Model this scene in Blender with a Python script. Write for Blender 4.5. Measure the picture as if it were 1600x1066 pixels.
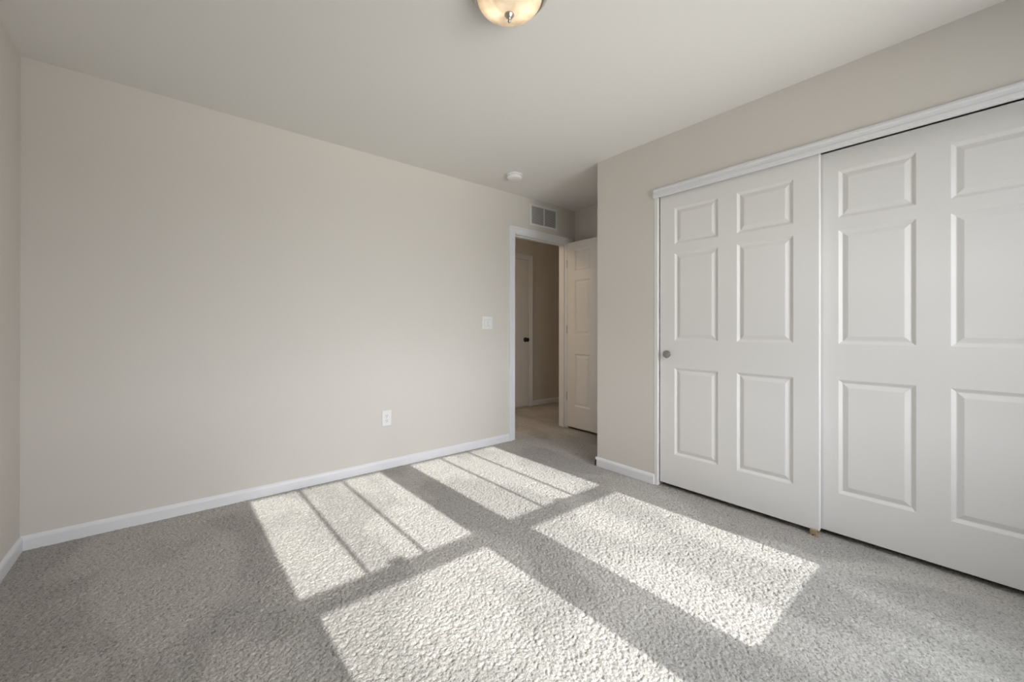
import bpy, bmesh, math
import numpy as np
from mathutils import Vector, Matrix

for o in list(bpy.data.objects):
    bpy.data.objects.remove(o)
S = bpy.context.scene
COL = S.collection

# ------------------------------------------------------------------ camera
W_PX, H_PX = 1600, 1066
F_PX, YAW, PITCH, ROLL, CAM_H, SHIFT_PX = 630.7, 39.591, 0.086, 0.066, 1.093, -18.59
cam_d = bpy.data.cameras.new('camera')
cam = bpy.data.objects.new('camera', cam_d)
COL.objects.link(cam)
cam_d.sensor_fit = 'HORIZONTAL'
cam_d.sensor_width = 36.0
cam_d.lens = 36.0 * F_PX / W_PX
cam_d.shift_y = SHIFT_PX / W_PX
cam_d.clip_start = 0.02
yaw, pit, rol = (math.radians(a) for a in (YAW, PITCH, ROLL))
fw = Vector((math.sin(yaw) * math.cos(pit), math.cos(yaw) * math.cos(pit), math.sin(pit)))
rt = Vector((math.cos(yaw), -math.sin(yaw), 0))
up = rt.cross(fw)
r2 = rt * math.cos(rol) + up * math.sin(rol)
u2 = -rt * math.sin(rol) + up * math.cos(rol)
M = Matrix((r2, u2, -fw)).transposed().to_4x4()
M.translation = Vector((0, 0, CAM_H))
cam.matrix_world = M
S.camera = cam

# ------------------------------------------------------------------ sky, sun, exposure
S.view_settings.view_transform = 'Standard'
S.view_settings.look = 'None'
S.view_settings.gamma = 1
S.view_settings.use_curve_mapping = False
S.view_settings.exposure = 0.25

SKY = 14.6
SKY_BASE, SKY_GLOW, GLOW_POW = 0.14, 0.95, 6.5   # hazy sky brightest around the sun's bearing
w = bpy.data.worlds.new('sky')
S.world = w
w.use_nodes = True
nt = w.node_tree
nt.nodes.clear()
out = nt.nodes.new('ShaderNodeOutputWorld')
bg = nt.nodes.new('ShaderNodeBackground')
tc = nt.nodes.new('ShaderNodeTexCoord')
sx = nt.nodes.new('ShaderNodeSeparateXYZ')
mr = nt.nodes.new('ShaderNodeMapRange')
mr.inputs['From Min'].default_value = -1
mr.inputs['From Max'].default_value = 1
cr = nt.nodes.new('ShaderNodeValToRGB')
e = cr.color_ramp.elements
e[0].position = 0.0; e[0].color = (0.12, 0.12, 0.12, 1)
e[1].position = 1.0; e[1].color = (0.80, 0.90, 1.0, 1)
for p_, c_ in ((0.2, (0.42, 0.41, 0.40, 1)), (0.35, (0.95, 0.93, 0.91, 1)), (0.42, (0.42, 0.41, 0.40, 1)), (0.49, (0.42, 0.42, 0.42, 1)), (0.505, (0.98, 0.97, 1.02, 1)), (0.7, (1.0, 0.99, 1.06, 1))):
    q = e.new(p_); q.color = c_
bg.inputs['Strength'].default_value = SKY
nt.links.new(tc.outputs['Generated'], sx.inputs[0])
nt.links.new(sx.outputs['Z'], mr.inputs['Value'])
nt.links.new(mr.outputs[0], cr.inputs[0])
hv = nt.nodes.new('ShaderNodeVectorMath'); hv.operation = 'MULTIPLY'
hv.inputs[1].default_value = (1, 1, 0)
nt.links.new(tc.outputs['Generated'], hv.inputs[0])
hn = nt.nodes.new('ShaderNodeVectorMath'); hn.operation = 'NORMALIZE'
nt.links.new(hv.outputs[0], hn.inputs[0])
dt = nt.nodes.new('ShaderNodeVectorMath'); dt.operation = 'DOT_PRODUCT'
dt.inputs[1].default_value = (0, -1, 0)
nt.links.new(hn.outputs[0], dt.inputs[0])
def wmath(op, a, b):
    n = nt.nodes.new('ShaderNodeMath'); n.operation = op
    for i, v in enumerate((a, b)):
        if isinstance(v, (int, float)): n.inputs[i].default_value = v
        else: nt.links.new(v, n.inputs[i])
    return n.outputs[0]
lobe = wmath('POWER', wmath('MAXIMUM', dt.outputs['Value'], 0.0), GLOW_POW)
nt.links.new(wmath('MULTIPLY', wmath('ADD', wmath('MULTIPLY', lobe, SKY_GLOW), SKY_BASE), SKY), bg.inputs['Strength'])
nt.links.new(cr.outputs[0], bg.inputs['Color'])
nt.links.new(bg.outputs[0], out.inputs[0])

TAN_E = 0.539           # sun height (about 28 degrees)
sd = bpy.data.lights.new('sun', 'SUN')
sd.energy = 5.3
sd.angle = math.radians(0.45)
sd.color = (1.0, 0.99, 0.98)
sun = bpy.data.objects.new('sun', sd)
COL.objects.link(sun)
sdir = Vector((-0.02, 1.0, -TAN_E)).normalized()
sun.rotation_euler = sdir.to_track_quat('-Z', 'Y').to_euler()
sun.location = (1.4, -6, 4.5)

# ------------------------------------------------------------------ materials
def mat(name, col, rough=0.6, metal=0.0, bump=None, spec=0.5, var=None):
    m = bpy.data.materials.new(name)
    m.use_nodes = True
    t = m.node_tree
    b = t.nodes['Principled BSDF']
    b.inputs['Base Color'].default_value = (*col, 1)
    b.inputs['Roughness'].default_value = rough
    b.inputs['Metallic'].default_value = metal
    b.inputs['Specular IOR Level'].default_value = spec
    c = t.nodes.new('ShaderNodeTexCoord')
    n = t.nodes.new('ShaderNodeTexNoise')
    t.links.new(c.outputs['Object'], n.inputs['Vector'])
    sc, st, di = bump or (60, 0.05, 0.001)
    n.inputs['Scale'].default_value = sc
    n.inputs['Detail'].default_value = 3
    bp = t.nodes.new('ShaderNodeBump')
    bp.inputs['Strength'].default_value = st
    bp.inputs['Distance'].default_value = di
    t.links.new(n.outputs['Fac'], bp.inputs['Height'])
    t.links.new(bp.outputs[0], b.inputs['Normal'])
    if var:
        n2 = t.nodes.new('ShaderNodeTexNoise')
        n2.inputs['Scale'].default_value = var[0]
        n2.inputs['Detail'].default_value = 2
        t.links.new(c.outputs['Object'], n2.inputs['Vector'])
        r = t.nodes.new('ShaderNodeValToRGB')
        r.color_ramp.elements[0].position = 0.3
        r.color_ramp.elements[1].position = 0.7
        r.color_ramp.elements[0].color = (*[x * (1 - var[1]) for x in col], 1)
        r.color_ramp.elements[1].color = (*[min(1, x * (1 + var[1])) for x in col], 1)
        t.links.new(n2.outputs['Fac'], r.inputs[0])
        t.links.new(r.outputs[0], b.inputs['Base Color'])
    return m

M_WALL = mat('beige wall paint', (0.70, 0.662, 0.617), 0.75, bump=(170, 0.12, 0.0012), spec=0.25, var=(1.2, 0.012))
M_CEIL = mat('ceiling paint', (0.82, 0.795, 0.765), 0.85, bump=(130, 0.12, 0.0015), spec=0.2)
M_TRIM = mat('white trim paint', (0.815, 0.82, 0.845), 0.38, bump=(40, 0.0, 0.0006))
M_DOOR = mat('white door paint', (0.82, 0.805, 0.79), 0.45, bump=(55, 0.05, 0.0006))
M_WHITE = mat('white plastic', (0.84, 0.84, 0.83), 0.35)
M_GREY = mat('light grey plastic', (0.60, 0.60, 0.60), 0.4)
M_DARK = mat('dark slot', (0.02, 0.02, 0.02), 0.6)
M_NICKEL = mat('brushed nickel', (0.60, 0.57, 0.53), 0.32, 1.0, bump=(200, 0.05, 0.0004))
M_PULL = mat('satin nickel pull', (0.40, 0.40, 0.40), 0.35, 1.0)
M_BRONZE = mat('dark bronze metal', (0.05, 0.045, 0.04), 0.25, 1.0)
M_TAN = mat('tan nylon', (0.40, 0.30, 0.21), 0.5, var=(30, 0.15))
M_DUCT = mat('duct interior', (0.045, 0.045, 0.05), 0.8)
M_VENT = mat('white vent enamel', (0.78, 0.77, 0.75), 0.4)
M_CLOSET = mat('closet inner paint', (0.30, 0.28, 0.25), 0.9)

def carpet_mat():
    m = bpy.data.materials.new('beige grey cut pile carpet')
    m.use_nodes = True
    t = m.node_tree; L = t.links.new
    b = t.nodes['Principled BSDF']
    b.inputs['Roughness'].default_value = 0.95
    b.inputs['Specular IOR Level'].default_value = 0.1
    b.inputs['Sheen Weight'].default_value = 0.15
    b.inputs['Sheen Roughness'].default_value = 0.5
    c = t.nodes.new('ShaderNodeTexCoord')
    # yarn tufts
    n1 = t.nodes.new('ShaderNodeTexNoise'); n1.inputs['Scale'].default_value = 120
    n1.inputs['Detail'].default_value = 3.5; n1.inputs['Roughness'].default_value = 0.6
    n1.inputs['Distortion'].default_value = 0.8
    n3 = t.nodes.new('ShaderNodeTexVoronoi'); n3.inputs['Scale'].default_value = 170
    L(c.outputs['Object'], n1.inputs['Vector']); L(c.outputs['Object'], n3.inputs['Vector'])
    mx = t.nodes.new('ShaderNodeMath'); mx.operation = 'MULTIPLY_ADD'
    L(n3.outputs['Distance'], mx.inputs[0]); mx.inputs[1].default_value = -0.35
    L(n1.outputs['Fac'], mx.inputs[2])
    bp = t.nodes.new('ShaderNodeBump'); bp.inputs['Strength'].default_value = 1.0
    bp.inputs['Distance'].default_value = 0.004
    L(mx.outputs[0], bp.inputs['Height']); L(bp.outputs[0], b.inputs['Normal'])
    # yarn tone, its dark end painting in the shade between tufts
    r1 = t.nodes.new('ShaderNodeValToRGB')
    r1.color_ramp.elements[0].position = 0.34; r1.color_ramp.elements[0].color = (0.255, 0.235, 0.215, 1)
    r1.color_ramp.elements[1].position = 0.62; r1.color_ramp.elements[1].color = (0.55, 0.518, 0.482, 1)
    q = r1.color_ramp.elements.new(0.44); q.color = (0.43, 0.402, 0.373, 1)
    L(n1.outputs['Fac'], r1.inputs[0])
    # brushed pile: broad areas lying one way or the other
    mp = t.nodes.new('ShaderNodeMapping'); mp.inputs['Scale'].default_value = (1.5, 0.8, 1)
    mp.inputs['Rotation'].default_value = (0, 0, 0.35)
    L(c.outputs['Object'], mp.inputs['Vector'])
    n2 = t.nodes.new('ShaderNodeTexNoise'); n2.inputs['Scale'].default_value = 1.6
    n2.inputs['Detail'].default_value = 4; n2.inputs['Roughness'].default_value = 0.45
    n2.inputs['Distortion'].default_value = 0.35
    L(mp.outputs[0], n2.inputs['Vector'])
    r2_ = t.nodes.new('ShaderNodeValToRGB')
    r2_.color_ramp.elements[0].position = 0.45; r2_.color_ramp.elements[0].color = (0.85, 0.85, 0.85, 1)
    r2_.color_ramp.elements[1].position = 0.54; r2_.color_ramp.elements[1].color = (1.06, 1.06, 1.06, 1)
    L(n2.outputs['Fac'], r2_.inputs[0])
    mm = t.nodes.new('ShaderNodeMix'); mm.data_type = 'RGBA'; mm.blend_type = 'MULTIPLY'
    mm.inputs[0].default_value = 1.0
    L(r1.outputs[0], mm.inputs[6]); L(r2_.outputs[0], mm.inputs[7])
    L(mm.outputs[2], b.inputs['Base Color'])
    return m
M_CARPET = carpet_mat()

def glass_mat():
    m = bpy.data.materials.new('window glass')
    m.use_nodes = True
    t = m.node_tree; t.nodes.clear()
    o = t.nodes.new('ShaderNodeOutputMaterial')
    a = t.nodes.new('ShaderNodeBsdfTransparent'); a.inputs[0].default_value = (0.96, 0.98, 0.97, 1)
    g = t.nodes.new('ShaderNodeBsdfGlossy'); g.inputs['Roughness'].default_value = 0.02
    mi = t.nodes.new('ShaderNodeMixShader'); mi.inputs[0].default_value = 0.06
    t.links.new(a.outputs[0], mi.inputs[1]); t.links.new(g.outputs[0], mi.inputs[2])
    t.links.new(mi.outputs[0], o.inputs[0])
    return m
M_GLASS = glass_mat()

def dome_mat():
    m = bpy.data.materials.new('frosted alabaster glass')
    m.use_nodes = True
    t = m.node_tree; t.nodes.clear()
    o = t.nodes.new('ShaderNodeOutputMaterial')
    c = t.nodes.new('ShaderNodeTexCoord')
    n = t.nodes.new('ShaderNodeTexNoise'); n.inputs['Scale'].default_value = 14
    n.inputs['Detail'].default_value = 3; n.inputs['Distortion'].default_value = 2
    r = t.nodes.new('ShaderNodeValToRGB')
    r.color_ramp.elements[0].position = 0.35; r.color_ramp.elements[0].color = (0.80, 0.72, 0.60, 1)
    r.color_ramp.elements[1].position = 0.65; r.color_ramp.elements[1].color = (0.92, 0.87, 0.78, 1)
    t.links.new(c.outputs['Object'], n.inputs['Vector']); t.links.new(n.outputs['Fac'], r.inputs[0])
    a = t.nodes.new('ShaderNodeBsdfTranslucent')
    d = t.nodes.new('ShaderNodeBsdfDiffuse')
    g = t.nodes.new('ShaderNodeBsdfGlossy'); g.inputs['Roughness'].default_value = 0.2
    t.links.new(r.outputs[0], a.inputs[0]); t.links.new(r.outputs[0], d.inputs[0])
    m1 = t.nodes.new('ShaderNodeMixShader'); m1.inputs[0].default_value = 0.5
    m2 = t.nodes.new('ShaderNodeMixShader'); m2.inputs[0].default_value = 0.04
    t.links.new(a.outputs[0], m1.inputs[1]); t.links.new(d.outputs[0], m1.inputs[2])
    t.links.new(m1.outputs[0], m2.inputs[1]); t.links.new(g.outputs[0], m2.inputs[2])
    t.links.new(m2.outputs[0], o.inputs[0])
    return m
M_DOME = dome_mat()

def bulb_mat():
    m = bpy.data.materials.new('lit bulb')
    m.use_nodes = True
    b = m.node_tree.nodes['Principled BSDF']
    b.inputs['Emission Color'].default_value = (1.0, 0.90, 0.77, 1)
    b.inputs['Emission Strength'].default_value = 11.0
    return m
M_BULB = bulb_mat()

# ------------------------------------------------------------------ helpers
def box(bm, x0, x1, y0, y1, z0, z1):
    v = [bm.verts.new((x, y, z)) for z in (z0, z1) for y in (y0, y1) for x in (x0, x1)]
    for f in ((0, 2, 3, 1), (4, 5, 7, 6), (0, 1, 5, 4), (2, 6, 7, 3), (0, 4, 6, 2), (1, 3, 7, 5)):
        bm.faces.new([v[i] for i in f])

def loft(bm, rings, closed=True, cap=True):
    """quads between successive rings of equal length"""
    vr = [[bm.verts.new(p) for p in r] for r in rings]
    n = len(vr[0])
    for a, b in zip(vr[:-1], vr[1:]):
        for i in range(n if closed else n - 1):
            j = (i + 1) % n
            bm.faces.new((a[i], a[j], b[j], b[i]))
    if cap:
        bm.faces.new(vr[0][::-1]); bm.faces.new(vr[-1])

def lathe(bm, prof, c=(0, 0, 0), axis='Z', n=48):
    """prof: (radius, height) list, revolved about an axis through c"""
    rings = []
    for r, h in prof:
        ring = []
        for k in range(n):
            a = 2 * math.pi * k / n
            u, v_ = r * math.cos(a), r * math.sin(a)
            p = {'Z': (u, v_, h), 'X': (h, u, v_), 'Y': (u, h, v_)}[axis]
            ring.append((p[0] + c[0], p[1] + c[1], p[2] + c[2]))
        rings.append(ring)
    loft(bm, rings)

def obj(name, bm, material, parent=None, loc=(0, 0, 0), rotz=0, bevel=0, smooth=False, seg=2, blimit=50):
    bmesh.ops.recalc_face_normals(bm, faces=bm.faces)
    me = bpy.data.meshes.new(name)
    bm.to_mesh(me); bm.free()
    me.materials.append(material)
    if smooth:
        for p in me.polygons: p.use_smooth = True
    o = bpy.data.objects.new(name, me)
    COL.objects.link(o)
    if parent: o.parent = parent
    o.location = loc
    o.rotation_euler = (0, 0, rotz)
    if bevel:
        b = o.modifiers.new('bevel', 'BEVEL')
        b.width = bevel; b.segments = seg; b.limit_method = 'ANGLE'; b.angle_limit = math.radians(blimit)
    return o

def tag(o, label, cat, group=None, kind=None):
    o['label'] = label; o['category'] = cat
    if group: o['group'] = group
    if kind: o['kind'] = kind
    return o

def empty(name, loc, label, cat, group=None, kind=None):
    o = bpy.data.objects.new(name, None)
    o.empty_display_size = 0.05
    COL.objects.link(o)
    o.location = loc
    return tag(o, label, cat, group, kind)

def struct(name, bm, m, label, cat, **k):
    return tag(obj(name, bm, m, **k), label, cat, kind='structure')

# ------------------------------------------------------------------ room dimensions
H = 2.44
XL, XR = -0.60, 2.60          # left wall, closet wall
YB, YF = 3.077, -0.60         # back wall, front (window) wall
XC = 3.47                     # far side of entry nook and back of closet
YC = 2.065                    # end of closet wall
YH = 4.29                     # far wall of hall
T = 0.12
DX0, DX1, DZ = 2.581, 3.343, 2.045   # entry doorway, clear opening
CY0, CY1, CZ = 1.536, -0.270, 2.060  # closet opening

def smooth(a, k):
    for _ in range(k):
        for ax in (0, 1):
            a = (np.roll(a, 1, ax) + 2 * a + np.roll(a, -1, ax)) / 4
    return a
def carpet_floor():
    # slab under everything, and the tufted pile as real relief where the bedroom floor is seen
    st = 0.0037
    xs_, ys_ = np.arange(XL - 0.01, XC + 0.01, st), np.arange(-0.40, YB + 0.14, st)
    rng = np.random.default_rng(7)
    n = rng.standard_normal((len(ys_), len(xs_)))
    a = smooth(n, 1); a /= a.std()
    b = smooth(rng.standard_normal(n.shape), 5); b /= b.std()
    c = smooth(rng.standard_normal(n.shape), 40); c /= c.std()
    z = 0.0019 * np.clip(a, -2.6, 0.7) + 0.0005 * b + 0.0003 * c
    X, Y = np.meshgrid(xs_ , ys_)
    X = X + rng.uniform(-0.3, 0.3, X.shape) * st
    Y = Y + rng.uniform(-0.3, 0.3, Y.shape) * st
    edge = np.zeros_like(z, dtype=bool); edge[0] = edge[-1] = True; edge[:, 0] = edge[:, -1] = True
    z[edge] = -0.006
    co = np.stack([X, Y, z], -1).reshape(-1, 3)
    h_, w_ = z.shape
    i = (np.arange(h_ - 1)[:, None] * w_ + np.arange(w_ - 1)[None, :]).reshape(-1)
    q = np.stack([i, i + 1, i + 1 + w_, i + w_], -1)
    x0, x1, y0, y1, z0, z1 = XL - T, 5.3, YF - T, YH + T, -0.1, -0.0045
    nb = len(co)
    bx = np.array([(x, y, zz) for zz in (z0, z1) for y in (y0, y1) for x in (x0, x1)])
    bf = np.array([(0, 2, 3, 1), (4, 5, 7, 6), (0, 1, 5, 4), (2, 6, 7, 3), (0, 4, 6, 2), (1, 3, 7, 5)]) + nb
    co = np.vstack([co, bx]); q = np.vstack([q, bf])
    me = bpy.data.meshes.new('floor')
    me.vertices.add(len(co)); me.vertices.foreach_set('co', co.astype(np.float32).ravel())
    me.loops.add(q.size); me.loops.foreach_set('vertex_index', q.astype(np.int32).ravel())
    me.polygons.add(len(q)); me.polygons.foreach_set('loop_start', np.arange(0, q.size, 4, dtype=np.int32))
    sm = np.ones(len(q), dtype=bool); sm[-6:] = False
    me.polygons.foreach_set('use_smooth', sm)
    me.update(calc_edges=True); me.validate()
    me.materials.append(M_CARPET)
    o = bpy.data.objects.new('floor', me); COL.objects.link(o)
    return tag(o, 'beige grey cut pile carpet covering the whole bedroom floor', 'floor', kind='structure')
carpet_floor()
bm = bmesh.new(); box(bm, XL - T, 5.3, YF - T, YH + T, H, H + 0.1)
struct('ceiling', bm, M_CEIL, 'flat off white ceiling above the bedroom and hall', 'ceiling')
bm = bmesh.new(); box(bm, XL - T, XL, YF - T, YB + T, 0, H)
struct('wall_left', bm, M_WALL, 'beige painted wall seen as a narrow strip at the far left', 'wall')
bm = bmesh.new()
box(bm, XL, DX0 - 0.018, YB, YB + T, 0, H)
box(bm, DX1 + 0.018, XC + T, YB, YB + T, 0, H)
box(bm, DX0 - 0.018, DX1 + 0.018, YB, YB + T, DZ + 0.018, H)
struct('wall_back', bm, M_WALL, 'long beige painted wall with the open doorway at its right end', 'wall')
bm = bmesh.new()
box(bm, XR, XR + T, CY0 + 0.024, YC, 0, H)
box(bm, XR, XR + T, YF - T, CY1 - 0.024, 0, H)
box(bm, XR, XR + T, CY1 - 0.024, CY0 + 0.024, CZ, H)
box(bm, XR + T, XC, YC - T, YC, 0, H)
struct('wall_right', bm, M_WALL, 'beige painted wall holding the wide sliding door closet', 'wall')
bm = bmesh.new(); box(bm, XC, XC + T, YF - T, YB, 0, H)
struct('wall_alcove', bm, M_WALL, 'beige side wall behind the open entry door', 'wall')

# front wall with two window openings (behind the camera, the sun comes through them)
WINS = [(0.385, 1.310), (1.470, 2.385)]
WZ0, WZ1 = 0.575, 2.045
bm = bmesh.new()
xs = [XL - T, WINS[0][0], WINS[0][1], WINS[1][0], WINS[1][1], XC + T]
for i in (0, 2, 4): box(bm, xs[i], xs[i + 1], YF - T, YF, 0, H)
for i in (1, 3):
    box(bm, xs[i], xs[i + 1], YF - T, YF, 0, WZ0)
    box(bm, xs[i], xs[i + 1], YF - T, YF, WZ1, H)
struct('wall_front', bm, M_WALL, 'beige painted wall with the two sunny windows', 'wall')

# hall shell
bm = bmesh.new(); box(bm, 1.2, 5.3, YH, YH + T, 0, H)
struct('wall_hall', bm, M_WALL, 'dim beige hall wall seen through the open doorway', 'wall')
bm = bmesh.new(); box(bm, 1.08, 1.2, YB + T, YH + T, 0, H)
struct('wall_hall_left', bm, M_WALL, 'beige wall closing the left end of the hall', 'wall')
bm = bmesh.new(); box(bm, 5.18, 5.3, YB + T, YH, 0, H); box(bm, XC + T, 5.3, YB, YB + T, 0, H)
struct('wall_hall_right', bm, M_WALL, 'beige wall closing the right end of the hall', 'wall')

# ------------------------------------------------------------------ windows
GY_U, GY_L = -0.672, -0.642
wdat = [
    (1, (0.385, 1.310), (0.428, 1.267), (0.462, 1.243), 'left'),
    (2, (1.470, 2.385), (1.515, 2.340), (1.550, 2.326), 'right'),
]
for k, (a, b_), (u0, u1), (l0, l1), side in wdat:
    zub, zut = 1.326, 2.000
    zlb, zlt = 0.627, 1.242
    root = empty('window_%d' % k, ((a + b_) / 2, YF - T / 2, WZ0),
                 'white double hung window, the %s one of the sunny pair' % side, 'window', kind='structure')
    ox, oy, oz = root.location
    def wbox(bm, x0, x1, y0, y1, z0, z1): box(bm, x0 - ox, x1 - ox, y0 - oy, y1 - oy, z0 - oz, z1 - oz)
    bm = bmesh.new()
    wbox(bm, a, a + 0.03, YF - 0.115, YF - 0.02, WZ0, WZ1); wbox(bm, b_ - 0.03, b_, YF - 0.115, YF - 0.02, WZ0, WZ1)
    wbox(bm, a + 0.03, b_ - 0.03, YF - 0.115, YF - 0.02, WZ1 - 0.03, WZ1)
    wbox(bm, a + 0.03, b_ - 0.03, YF - 0.115, YF - 0.02, WZ0, WZ0 + 0.02)
    obj('window_frame', bm, M_TRIM, root)
    bm = bmesh.new()
    y0, y1 = GY_U - 0.013, GY_U + 0.013
    wbox(bm, a + 0.03, u0, y0, y1, zub - 0.035, WZ1 - 0.03); wbox(bm, u1, b_ - 0.03, y0, y1, zub - 0.035, WZ1 - 0.03)
    wbox(bm, u0, u1, y0, y1, zut, WZ1 - 0.03); wbox(bm, u0, u1, y0, y1, zub - 0.035, zub)
    us = obj('upper_sash', bm, M_TRIM, root)
    for f in (1 / 3, 2 / 3):
        bm = bmesh.new(); xm = u0 + (u1 - u0) * f
        wbox(bm, xm - 0.011, xm + 0.011, GY_U - 0.006, GY_U + 0.006, zub, zut)
        obj('muntin', bm, M_TRIM, us)
    bm = bmesh.new(); wbox(bm, u0, u1, GY_U - 0.002, GY_U + 0.002, zub, zut); obj('pane', bm, M_GLASS, us)
    bm = bmesh.new()
    y0, y1 = GY_L - 0.013, GY_L + 0.013
    wbox(bm, a + 0.03, l0, y0, y1, WZ0 + 0.02, zlt + 0.068); wbox(bm, l1, b_ - 0.03, y0, y1, WZ0 + 0.02, zlt + 0.068)
    wbox(bm, l0, l1, y0, y1, WZ0 + 0.02, zlb); wbox(bm, l0, l1, y0, y1, zlt, zlt + 0.068)
    ls = obj('lower_sash', bm, M_TRIM, root)
    bm = bmesh.new(); wbox(bm, l0, l1, GY_L - 0.002, GY_L + 0.002, zlb, zlt); obj('pane', bm, M_GLASS, ls)
    bm = bmesh.new(); xm = (u0 + u1) / 2
    wbox(bm, xm - 0.035, xm + 0.035, GY_L - 0.012, GY_L + 0.012, zlt + 0.068, zlt + 0.080)
    wbox(bm, xm - 0.040, xm + 0.040, GY_L - 0.006, GY_L + 0.010, zlt + 0.080, zlt + (0.094 if k == 1 else 0.084))
    obj('sash_lock', bm, M_WHITE, ls, bevel=0.002)
    bm = bmesh.new(); wbox(bm, a, b_, YF - 0.02, YF, WZ0, WZ0 + 0.012)
    wbox(bm, a - 0.03, b_ + 0.03, YF, YF + 0.025, WZ0 - 0.012, WZ0 + 0.012)
    obj('window_sill', bm, M_TRIM, root, bevel=0.003)
    pl = bpy.data.lights.new('window_portal', 'AREA')
    pl.shape = 'RECTANGLE'; pl.size = b_ - a; pl.size_y = WZ1 - WZ0
    pl.cycles.is_portal = True
    po = bpy.data.objects.new('window_portal', pl); COL.objects.link(po)
    po.location = ((a + b_) / 2, YF - T - 0.02, (WZ0 + WZ1) / 2)
    po.rotation_euler = (math.radians(90), 0, 0)     # faces +y, into the room

# ------------------------------------------------------------------ baseboards and trim
BASE = [(0, 0), (0.013, 0), (0.013, 0.052), (0.011, 0.060), (0.007, 0.067), (0.003, 0.072), (0, 0.072)]
def baseboard(name, runs, label):
    bm = bmesh.new()
    for (x0, y0), (x1, y1), (nx, ny) in runs:
        rings = [[(x + nx * d, y + ny * d, z) for d, z in BASE] for x, y in ((x0, y0), (x1, y1))]
        loft(bm, rings)
    return struct(name, bm, M_TRIM, label, 'baseboard')
baseboard('baseboard_back', [((XL, YB), (DX0 - 0.066, YB), (0, -1)), ((DX1 + 0.071, YB), (XC, YB), (0, -1))],
          'white baseboard along the foot of the long back wall')
baseboard('baseboard_left', [((XL, YF), (XL, YB), (1, 0))], 'white baseboard along the foot of the left wall')
baseboard('baseboard_right', [((XR, CY0 + 0.024), (XR, YC + 0.013), (-1, 0)), ((XR - 0.013, YC), (XC, YC), (0, 1)),
                              ((XR, YF), (XR, CY1 - 0.024), (-1, 0))],
          'short white baseboard between the closet and the entry nook corner')
baseboard('baseboard_alcove', [((XC, YC), (XC, YB), (-1, 0))], 'white baseboard hidden behind the open entry door')
baseboard('baseboard_front', [((XL, YF), (XR, YF), (0, 1))], 'white baseboard below the windows')
baseboard('baseboard_hall', [((3.926, YH), (5.18, YH), (0, -1)), ((1.2, YH), (3.018, YH), (0, -1))],
          'white baseboard at the foot of the dim hall wall')

CAS = [(0, 0), (0, 0.009), (0.004, 0.011), (0.018, 0.010), (0.024, 0.012), (0.044, 0.014), (0.050, 0.018), (0.062, 0.018), (0.066, 0.014), (0.066, 0)]
def casing(name, x0, x1, zt, y, sgn, label, wscale=1.0):
    bm = bmesh.new()
    rings = []
    for o_, h_ in CAS:
        o_ *= wscale
        yy = y - sgn * h_
        rings.append([(x0 - o_, yy, 0), (x0 - o_, yy, zt + o_), (x1 + o_, yy, zt + o_), (x1 + o_, yy, 0)])
    loft(bm, rings, closed=False, cap=False)
    return struct(name, bm, M_TRIM, label, 'door trim')
casing('trim_1', DX0 - 0.004, DX1 + 0.004, DZ + 0.004, YB, 1, 'white moulded casing around the open entry doorway', 1.08)
casing('trim_2', DX0 - 0.004, DX1 + 0.004, DZ + 0.004, YB + T, -1, 'white casing on the hall side of the entry doorway')
# jamb with stop
bm = bmesh.new()
box(bm, DX0 - 0.018, DX0, YB, YB + T, 0, DZ + 0.018)
box(bm, DX1, DX1 + 0.018, YB, YB + T, 0, DZ + 0.018)
box(bm, DX0, DX1, YB, YB + T, DZ, DZ + 0.018)
box(bm, DX0, DX0 + 0.010, YB + 0.04, YB + 0.075, 0, DZ)
box(bm, DX1 - 0.010, DX1, YB + 0.04, YB + 0.075, 0, DZ)
box(bm, DX0 + 0.010, DX1 - 0.010, YB + 0.04, YB + 0.075, DZ - 0.010, DZ)
struct('trim_3', bm, M_TRIM, 'white jamb and door stop lining the entry doorway', 'door trim')
# closet jambs
bm = bmesh.new()
box(bm, XR - 0.002, XR + T, CY0, CY0 + 0.024, 0, CZ)
box(bm, XR - 0.002, XR + T, CY1 - 0.024, CY1, 0, CZ)
struct('trim_4', bm, M_DOOR, 'thin white jamb at the edge of the closet opening', 'door trim')
# closet header moulding, profile (z, protrusion)
HEAD = [(2.022, 0), (2.022, 0.020), (2.024, 0.022), (2.043, 0.022), (2.046, 0.017), (2.066, 0.015), (2.069, 0.020),
        (2.0735, 0.021), (2.076, 0.016), (2.082, 0.016), (2.087, 0.011), (2.087, 0)]
bm = bmesh.new()
loft(bm, [[(XR - d, y, z) for z, d in HEAD] for y in (CY0 + 0.024, CY1 - 0.04)])
struct('trim_5', bm, M_TRIM, 'white stepped moulding running across the top of the closet', 'door trim')

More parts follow.
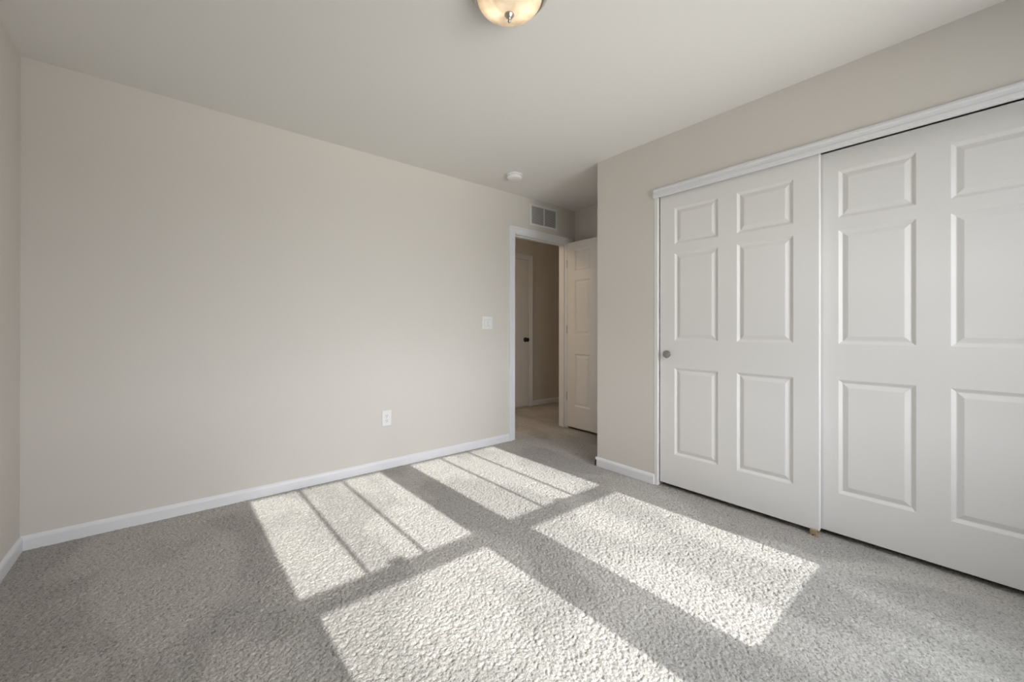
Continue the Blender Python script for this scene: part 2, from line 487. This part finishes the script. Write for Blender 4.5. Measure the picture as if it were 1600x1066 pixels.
# ------------------------------------------------------------------ six panel doors
RINGS = [(0.0, 0.0), (0.002, -0.0010), (0.015, -0.0095), (0.0185, -0.0095), (0.038, -0.0022), (0.041, -0.0015)]
def door_face(bm, W, Hh, cols, rows, y, sgn):
    us = sorted({0, W} | {c for p in cols for c in p})
    vs = sorted({0, Hh} | {r for p in rows for r in p})
    P = lambda u, v, d: (u, y + sgn * d, v)      # d<0 sinks into the slab
    for i in range(len(us) - 1):
        for j in range(len(vs) - 1):
            u0, u1, v0, v1 = us[i], us[i + 1], vs[j], vs[j + 1]
            if (u0, u1) in cols and (v0, v1) in rows:
                loft(bm, [[P(u0 + a, v0 + a, d), P(u1 - a, v0 + a, d), P(u1 - a, v1 - a, d), P(u0 + a, v1 - a, d)] for a, d in RINGS], cap=False)
                a, d = RINGS[-1]
                bm.faces.new([bm.verts.new(q) for q in (P(u0 + a, v0 + a, d), P(u1 - a, v0 + a, d), P(u1 - a, v1 - a, d), P(u0 + a, v1 - a, d))])
            else:
                bm.faces.new([bm.verts.new(q) for q in (P(u0, v0, 0), P(u1, v0, 0), P(u1, v1, 0), P(u0, v1, 0))])

def panel_door(W, Hh, Th, cols, rows):
    """local x = width, z = height, front face at y=0 looking -y"""
    bm = bmesh.new()
    door_face(bm, W, Hh, cols, rows, 0, -1)
    door_face(bm, W, Hh, cols, rows, Th, 1)
    us = sorted({0, W} | {c for p in cols for c in p})
    vs = sorted({0, Hh} | {r for p in rows for r in p})
    for v in (0, Hh):
        for a, b in zip(us[:-1], us[1:]):
            bm.faces.new([bm.verts.new(q) for q in ((a, 0, v), (b, 0, v), (b, Th, v), (a, Th, v))])
    for u in (0, W):
        for a, b in zip(vs[:-1], vs[1:]):
            bm.faces.new([bm.verts.new(q) for q in ((u, 0, a), (u, 0, b), (u, Th, b), (u, Th, a))])
    bmesh.ops.remove_doubles(bm, verts=bm.verts, dist=1e-5)
    return bm

CLO_ROWS = [(0.212, 0.806), (0.992, 1.588), (1.651, 1.899)]
CLO_COLS = [(0.107, 0.396), (0.506, 0.799)]
RZ = -math.pi / 2
def closet_door(name, x, y, label):
    o = obj(name, panel_door(0.916, 2.008, 0.034, CLO_COLS, CLO_ROWS), M_DOOR, loc=(x, y, 0.028), rotz=RZ, bevel=0.0025, blimit=70)
    return tag(o, label, 'door', kind='structure')
d2 = closet_door('door_2', XR + 0.015, 1.526, 'white six panel sliding closet door in front, with round pull near its left edge')
d3 = closet_door('door_3', XR + 0.060, 0.646, 'white six panel sliding closet door at the right, behind the other sliding door')
# round pull
bm = bmesh.new()
lathe(bm, [(0.0005, 0.001), (0.020, 0.001), (0.020, -0.003), (0.012, -0.006), (0.012, -0.014), (0.024, -0.017), (0.0275, -0.021),
           (0.0265, -0.0245), (0.022, -0.0255), (0.018, -0.0235), (0.0005, -0.023)], axis='Y', n=40)
k = obj('door_knob', bm, M_PULL, d2, loc=(0.060, 0, 0.897), smooth=True, bevel=0.0006, blimit=30)
k['label'] = 'round nickel pull'
bm = bmesh.new()
lathe(bm, [(0.0005, 0.001), (0.020, 0.001), (0.020, -0.003), (0.012, -0.006), (0.012, -0.014), (0.024, -0.017), (0.0275, -0.021),
           (0.0265, -0.0245), (0.022, -0.0255), (0.018, -0.0235), (0.0005, -0.023)], axis='Y', n=40)
k = obj('door_knob', bm, M_PULL, d3, loc=(0.856, 0, 0.897), smooth=True)
k['label'] = 'round nickel pull'

def round_knob(parent, x, z, y0, sgn, m):
    """door knob with rosette standing out along sgn*y"""
    bm = bmesh.new()
    lathe(bm, [(0.0005, 0), (0.033, 0), (0.033, 0.004), (0.029, 0.009), (0.014, 0.011), (0.011, 0.02), (0.011, 0.030), (0.018, 0.036),
               (0.026, 0.042), (0.029, 0.050), (0.027, 0.058), (0.020, 0.064), (0.0005, 0.066)], axis='Y', n=32)
    for v in bm.verts: v.co.y *= sgn
    o = obj('door_knob', bm, m, parent, loc=(x, y0, z), smooth=True)
    return o

# entry door, standing open at a right angle
LEAF_COLS = [(0.107, 0.322), (0.434, 0.655)]
LEAF_ROWS = [(0.232, 0.806), (1.014, 1.610), (1.712, 1.945)]
d1 = obj('door_1', panel_door(0.757, 2.030, 0.035, LEAF_COLS, LEAF_ROWS), M_DOOR, loc=(3.333, 3.066, 0.024), rotz=RZ, bevel=0.002, blimit=70)
tag(d1, 'white six panel entry door standing open into the room in the nook', 'door', kind='structure')
for yy, sg in ((0, -1), (0.035, 1)):
    k = round_knob(d1, 0.70, 0.92, yy, sg, M_BRONZE); k['label'] = 'dark bronze door knob'
for hz in (0.335, 1.075, 1.80):
    bm = bmesh.new()
    lathe(bm, [(0.0005, 0), (0.0045, 0), (0.0055, 0.002), (0.0055, 0.087), (0.0045, 0.089), (0.0005, 0.089)], n=16)
    box(bm, 0.0, 0.002, 0.002, 0.034, 0.002, 0.087)
    h = obj('hinge', bm, M_NICKEL, d1, loc=(-0.0065, -0.001, hz - 0.045), smooth=False)
    h['label'] = 'brushed metal hinge'

# hall door (closed)
d4 = obj('door_4', panel_door(0.757, 2.055, 0.035, LEAF_COLS, LEAF_ROWS), M_DOOR, loc=(3.091, YH - 0.006, 0.022), bevel=0.002, blimit=70)
tag(d4, 'closed white six panel door across the dim hall', 'door', kind='structure')
d4.scale = (1, 0.15, 1)
k = round_knob(d4, 0.757 - 0.062, 0.93, 0, -1, M_BRONZE); k['label'] = 'dark bronze door knob'; k.scale = (1, 1 / 0.15, 1)
casing('trim_6', 3.091 - 0.005, 3.848 + 0.006, 2.085, YH, 1, 'white casing around the closed hall door', 1.1)

# ------------------------------------------------------------------ closet floor guide
g = empty('floor_guide', (XR + 0.020, 0.633, 0), 'small tan floor guide under the overlap of the two closet doors', 'door guide')
bm = bmesh.new(); box(bm, -0.030, 0.050, -0.019, 0.019, 0, 0.006); obj('base_plate', bm, M_TAN, g, bevel=0.0015)
bm = bmesh.new(); box(bm, -0.022, -0.010, -0.016, 0.016, 0.006, 0.036); obj('fin', bm, M_TAN, g, bevel=0.004)
bm = bmesh.new(); box(bm, 0.031, 0.038, -0.016, 0.016, 0.006, 0.036); obj('fin', bm, M_TAN, g, bevel=0.002)
bm = bmesh.new(); lathe(bm, [(0.0005, 0.006), (0.004, 0.006), (0.0035, 0.008), (0.0005, 0.0085)], c=(-0.026, 0, 0), n=14)
obj('screw', bm, M_DARK, g)

# ------------------------------------------------------------------ ceiling light
LX, LY = 1.008, 1.238
L0 = empty('ceiling_light', (LX, LY, H), 'flush dome light with frosted glass bowl and nickel pan on the ceiling', 'ceiling light')
bm = bmesh.new()
lathe(bm, [(0.0005, 0), (0.150, 0), (0.158, -0.004), (0.157, -0.010), (0.150, -0.016), (0.143, -0.028), (0.138, -0.034), (0.130, -0.034), (0.126, -0.022), (0.0005, -0.020)], n=72)
obj('pan', bm, M_NICKEL, L0, smooth=True, bevel=0.001, blimit=35)
bm = bmesh.new()
RD, ZD, DD = 0.129, -0.030, 0.070
prof = [(RD * math.cos(t) if t < 1.56 else 0.0005, ZD - DD * math.sin(t)) for t in [i * math.pi / 2 / 20 for i in range(21)]]
prof_in = [(max(0.0004, r - 0.004), z + (0.004 if r < 0.12 else 0)) for r, z in prof][::-1]
vr = []
for r, z in prof + prof_in:
    vr.append([(r * math.cos(2 * math.pi * q / 72), r * math.sin(2 * math.pi * q / 72), z) for q in range(72)])
loft(bm, vr, cap=False)
dm = obj('glass_dome', bm, M_DOME, L0, smooth=True); dm['label'] = 'frosted glass bowl glowing warm'
bm = bmesh.new()
zb = ZD - DD
lathe(bm, [(0.0005, zb + 0.004), (0.019, zb + 0.002), (0.0195, zb - 0.002), (0.016, zb - 0.006), (0.014, zb - 0.010), (0.008, zb - 0.015),
           (0.0045, zb - 0.018), (0.0045, zb - 0.020), (0.0065, zb - 0.023), (0.0065, zb - 0.027), (0.003, zb - 0.031), (0.0005, zb - 0.032)], n=32)
obj('finial', bm, M_NICKEL, L0, smooth=True)
for s in (-1, 1):
    bm = bmesh.new()
    lathe(bm, [(0.0005, 0.024), (0.010, 0.022), (0.019, 0.012), (0.022, 0), (0.019, -0.012), (0.010, -0.022), (0.0005, -0.024)], axis='X', n=20)
    obj('bulb', bm, M_BULB, L0, loc=(s * 0.055 * math.cos(yaw), -s * 0.055 * math.sin(yaw), -0.052), smooth=True)

# ------------------------------------------------------------------ smoke detector
sdt = empty('smoke_detector', (2.250, 2.690, H), 'round white smoke detector on the ceiling near the doorway', 'smoke detector')
bm = bmesh.new(); lathe(bm, [(0.0005, 0), (0.070, 0), (0.072, -0.003), (0.072, -0.009), (0.069, -0.012), (0.0005, -0.012)], n=48)
obj('mounting_base', bm, M_WHITE, sdt, smooth=True, bevel=0.0008, blimit=35)
bm = bmesh.new(); lathe(bm, [(0.0005, -0.012), (0.060, -0.012), (0.060, -0.017), (0.064, -0.019), (0.064, -0.030), (0.058, -0.038), (0.045, -0.042), (0.0005, -0.043)], n=48)
obj('cover', bm, M_WHITE, sdt, smooth=True, bevel=0.0008, blimit=35)
bm = bmesh.new(); lathe(bm, [(0.0005, -0.042), (0.009, -0.042), (0.009, -0.045), (0.0005, -0.0455)], c=(0.018, -0.01, 0), n=20)
obj('test_button', bm, M_WHITE, sdt)

# ------------------------------------------------------------------ return air vent
VX0, VX1, VZ0, VZ1 = 2.779, 3.180, 2.166, 2.399
vt = empty('air_vent', (VX0, YB, VZ0), 'white louvred air vent grille on the wall above the doorway', 'air vent')
VW, VH = VX1 - VX0, VZ1 - VZ0
bm = bmesh.new()
fr = 0.026
loft(bm, [[(a, -d, a), (VW - a, -d, a), (VW - a, -d, VH - a), (a, -d, VH - a)] for a, d in ((0, 0), (0.001, 0.003), (0.005, 0.006), (fr - 0.003, 0.007), (fr, 0.004), (fr, 0.0005))], cap=False)
obj('vent_frame', bm, M_VENT, vt)
bm = bmesh.new(); box(bm, fr, VW - fr, -0.0015, -0.0005, fr, VH - fr); bk = obj('duct_opening', bm, M_DUCT, vt); bk['label'] = 'dark duct behind the louvres'
bm = bmesh.new(); box(bm, VW / 2 - 0.007, VW / 2 + 0.007, -0.0075, -0.001, fr, VH - fr); obj('centre_bar', bm, M_VENT, vt)
NL = 15
for s0, s1 in ((fr, VW / 2 - 0.007), (VW / 2 + 0.007, VW - fr)):
    bm = bmesh.new()
    for i in range(NL):
        z = fr + (i + 0.5) * (VH - 2 * fr) / NL
        rg = [(-0.0065, z - 0.0040), (-0.0058, z - 0.0046), (-0.0016, z + 0.0030), (-0.0023, z + 0.0036)]
        loft(bm, [[(x, y, zz) for y, zz in rg] for x in (s0, s1)])
    lv = obj('louvre', bm, M_VENT, vt); lv['label'] = 'bank of thin horizontal louvres'

# ------------------------------------------------------------------ switch and outlet
def rounded_plate(bm, W, Hh, d):
    loft(bm, [[(-W / 2 + a, -y, -Hh / 2 + a), (W / 2 - a, -y, -Hh / 2 + a), (W / 2 - a, -y, Hh / 2 - a), (-W / 2 + a, -y, Hh / 2 - a)]
              for a, y in ((0, 0), (0, d * 0.45), (0.0015, d * 0.8), (0.004, d))])
sw = empty('light_switch', (2.243, YB, 1.157), 'white double light switch plate beside the open doorway', 'light switch')
bm = bmesh.new(); rounded_plate(bm, 0.118, 0.120, 0.006); obj('wall_plate', bm, M_WHITE, sw)
for s in (-1, 1):
    cx = s * 0.023
    bm = bmesh.new(); box(bm, cx - 0.0175, cx + 0.0175, -0.0072, -0.0055, -0.034, 0.034); f = obj('rocker_frame', bm, M_GREY, sw, bevel=0.0006)
    bm = bmesh.new()
    loft(bm, [[(x, -0.0072, -0.0315), (x, -0.0085 if s < 0 else -0.0112, -0.0315), (x, -0.0078, 0.0), (x, -0.0112 if s < 0 else -0.0085, 0.0315), (x, -0.0072, 0.0315)] for x in (cx - 0.015, cx + 0.015)])
    obj('rocker', bm, M_WHITE, f)
ol = empty('wall_outlet', (1.264, YB, 0.396), 'white duplex power outlet low on the long back wall', 'power outlet')
bm = bmesh.new(); rounded_plate(bm, 0.075, 0.120, 0.006); obj('wall_plate', bm, M_WHITE, ol)
for s in (-1, 1):
    cz = s * 0.0195
    bm = bmesh.new()
    ring = []
    for q in range(28):
        a = 2 * math.pi * q / 28
        ring.append((0.0170 * math.cos(a), max(-0.0125, min(0.0125, 0.0170 * math.sin(a)))))
    loft(bm, [[(x, y, cz + z) for x, z in ring] for y in (-0.0055, -0.0082)])
    rc = obj('receptacle', bm, M_WHITE, ol)
    bm = bmesh.new()
    box(bm, -0.0075, -0.0050, -0.0086, -0.0080, cz - 0.001, cz + 0.0075)
    box(bm, 0.0050, 0.0075, -0.0086, -0.0080, cz - 0.0002, cz + 0.0070)
    lathe(bm, [(0.0002, -0.0080), (0.0026, -0.0080), (0.0026, -0.0086), (0.0002, -0.0086)], c=(0, 0, cz - 0.0075), axis='Y', n=12)
    sl = obj('slots', bm, M_DARK, rc); sl['label'] = 'dark plug slots'
bm = bmesh.new(); lathe(bm, [(0.0003, -0.0055), (0.003, -0.0055), (0.0028, -0.0072), (0.0003, -0.0076)], axis='Y', n=14); obj('screw', bm, M_GREY, ol)

# ------------------------------------------------------------------ added hall fill light (out of view, brightens hall and open door)
hl = empty('hall_fill_light', (1.75, 3.72, H), 'added round fill light on the hall ceiling, unseen left of the doorway', 'ceiling light')
bm = bmesh.new(); lathe(bm, [(0.0005, 0), (0.115, 0), (0.118, -0.004), (0.112, -0.022), (0.104, -0.024), (0.0005, -0.022)], n=40)
obj('pan', bm, M_NICKEL, hl, smooth=True, bevel=0.001, blimit=35)
M_HALL = bulb_mat(); M_HALL.name = 'added warm hall fill glow'
hb = M_HALL.node_tree.nodes['Principled BSDF']
hb.inputs['Emission Color'].default_value = (1.0, 0.78, 0.54, 1)
hb.inputs['Emission Strength'].default_value = 75.0
bm = bmesh.new(); lathe(bm, [(0.0005, -0.022), (0.102, -0.022), (0.100, -0.035), (0.085, -0.055), (0.055, -0.068), (0.0005, -0.073)], n=40)
obj('diffuser', bm, M_HALL, hl, smooth=True)
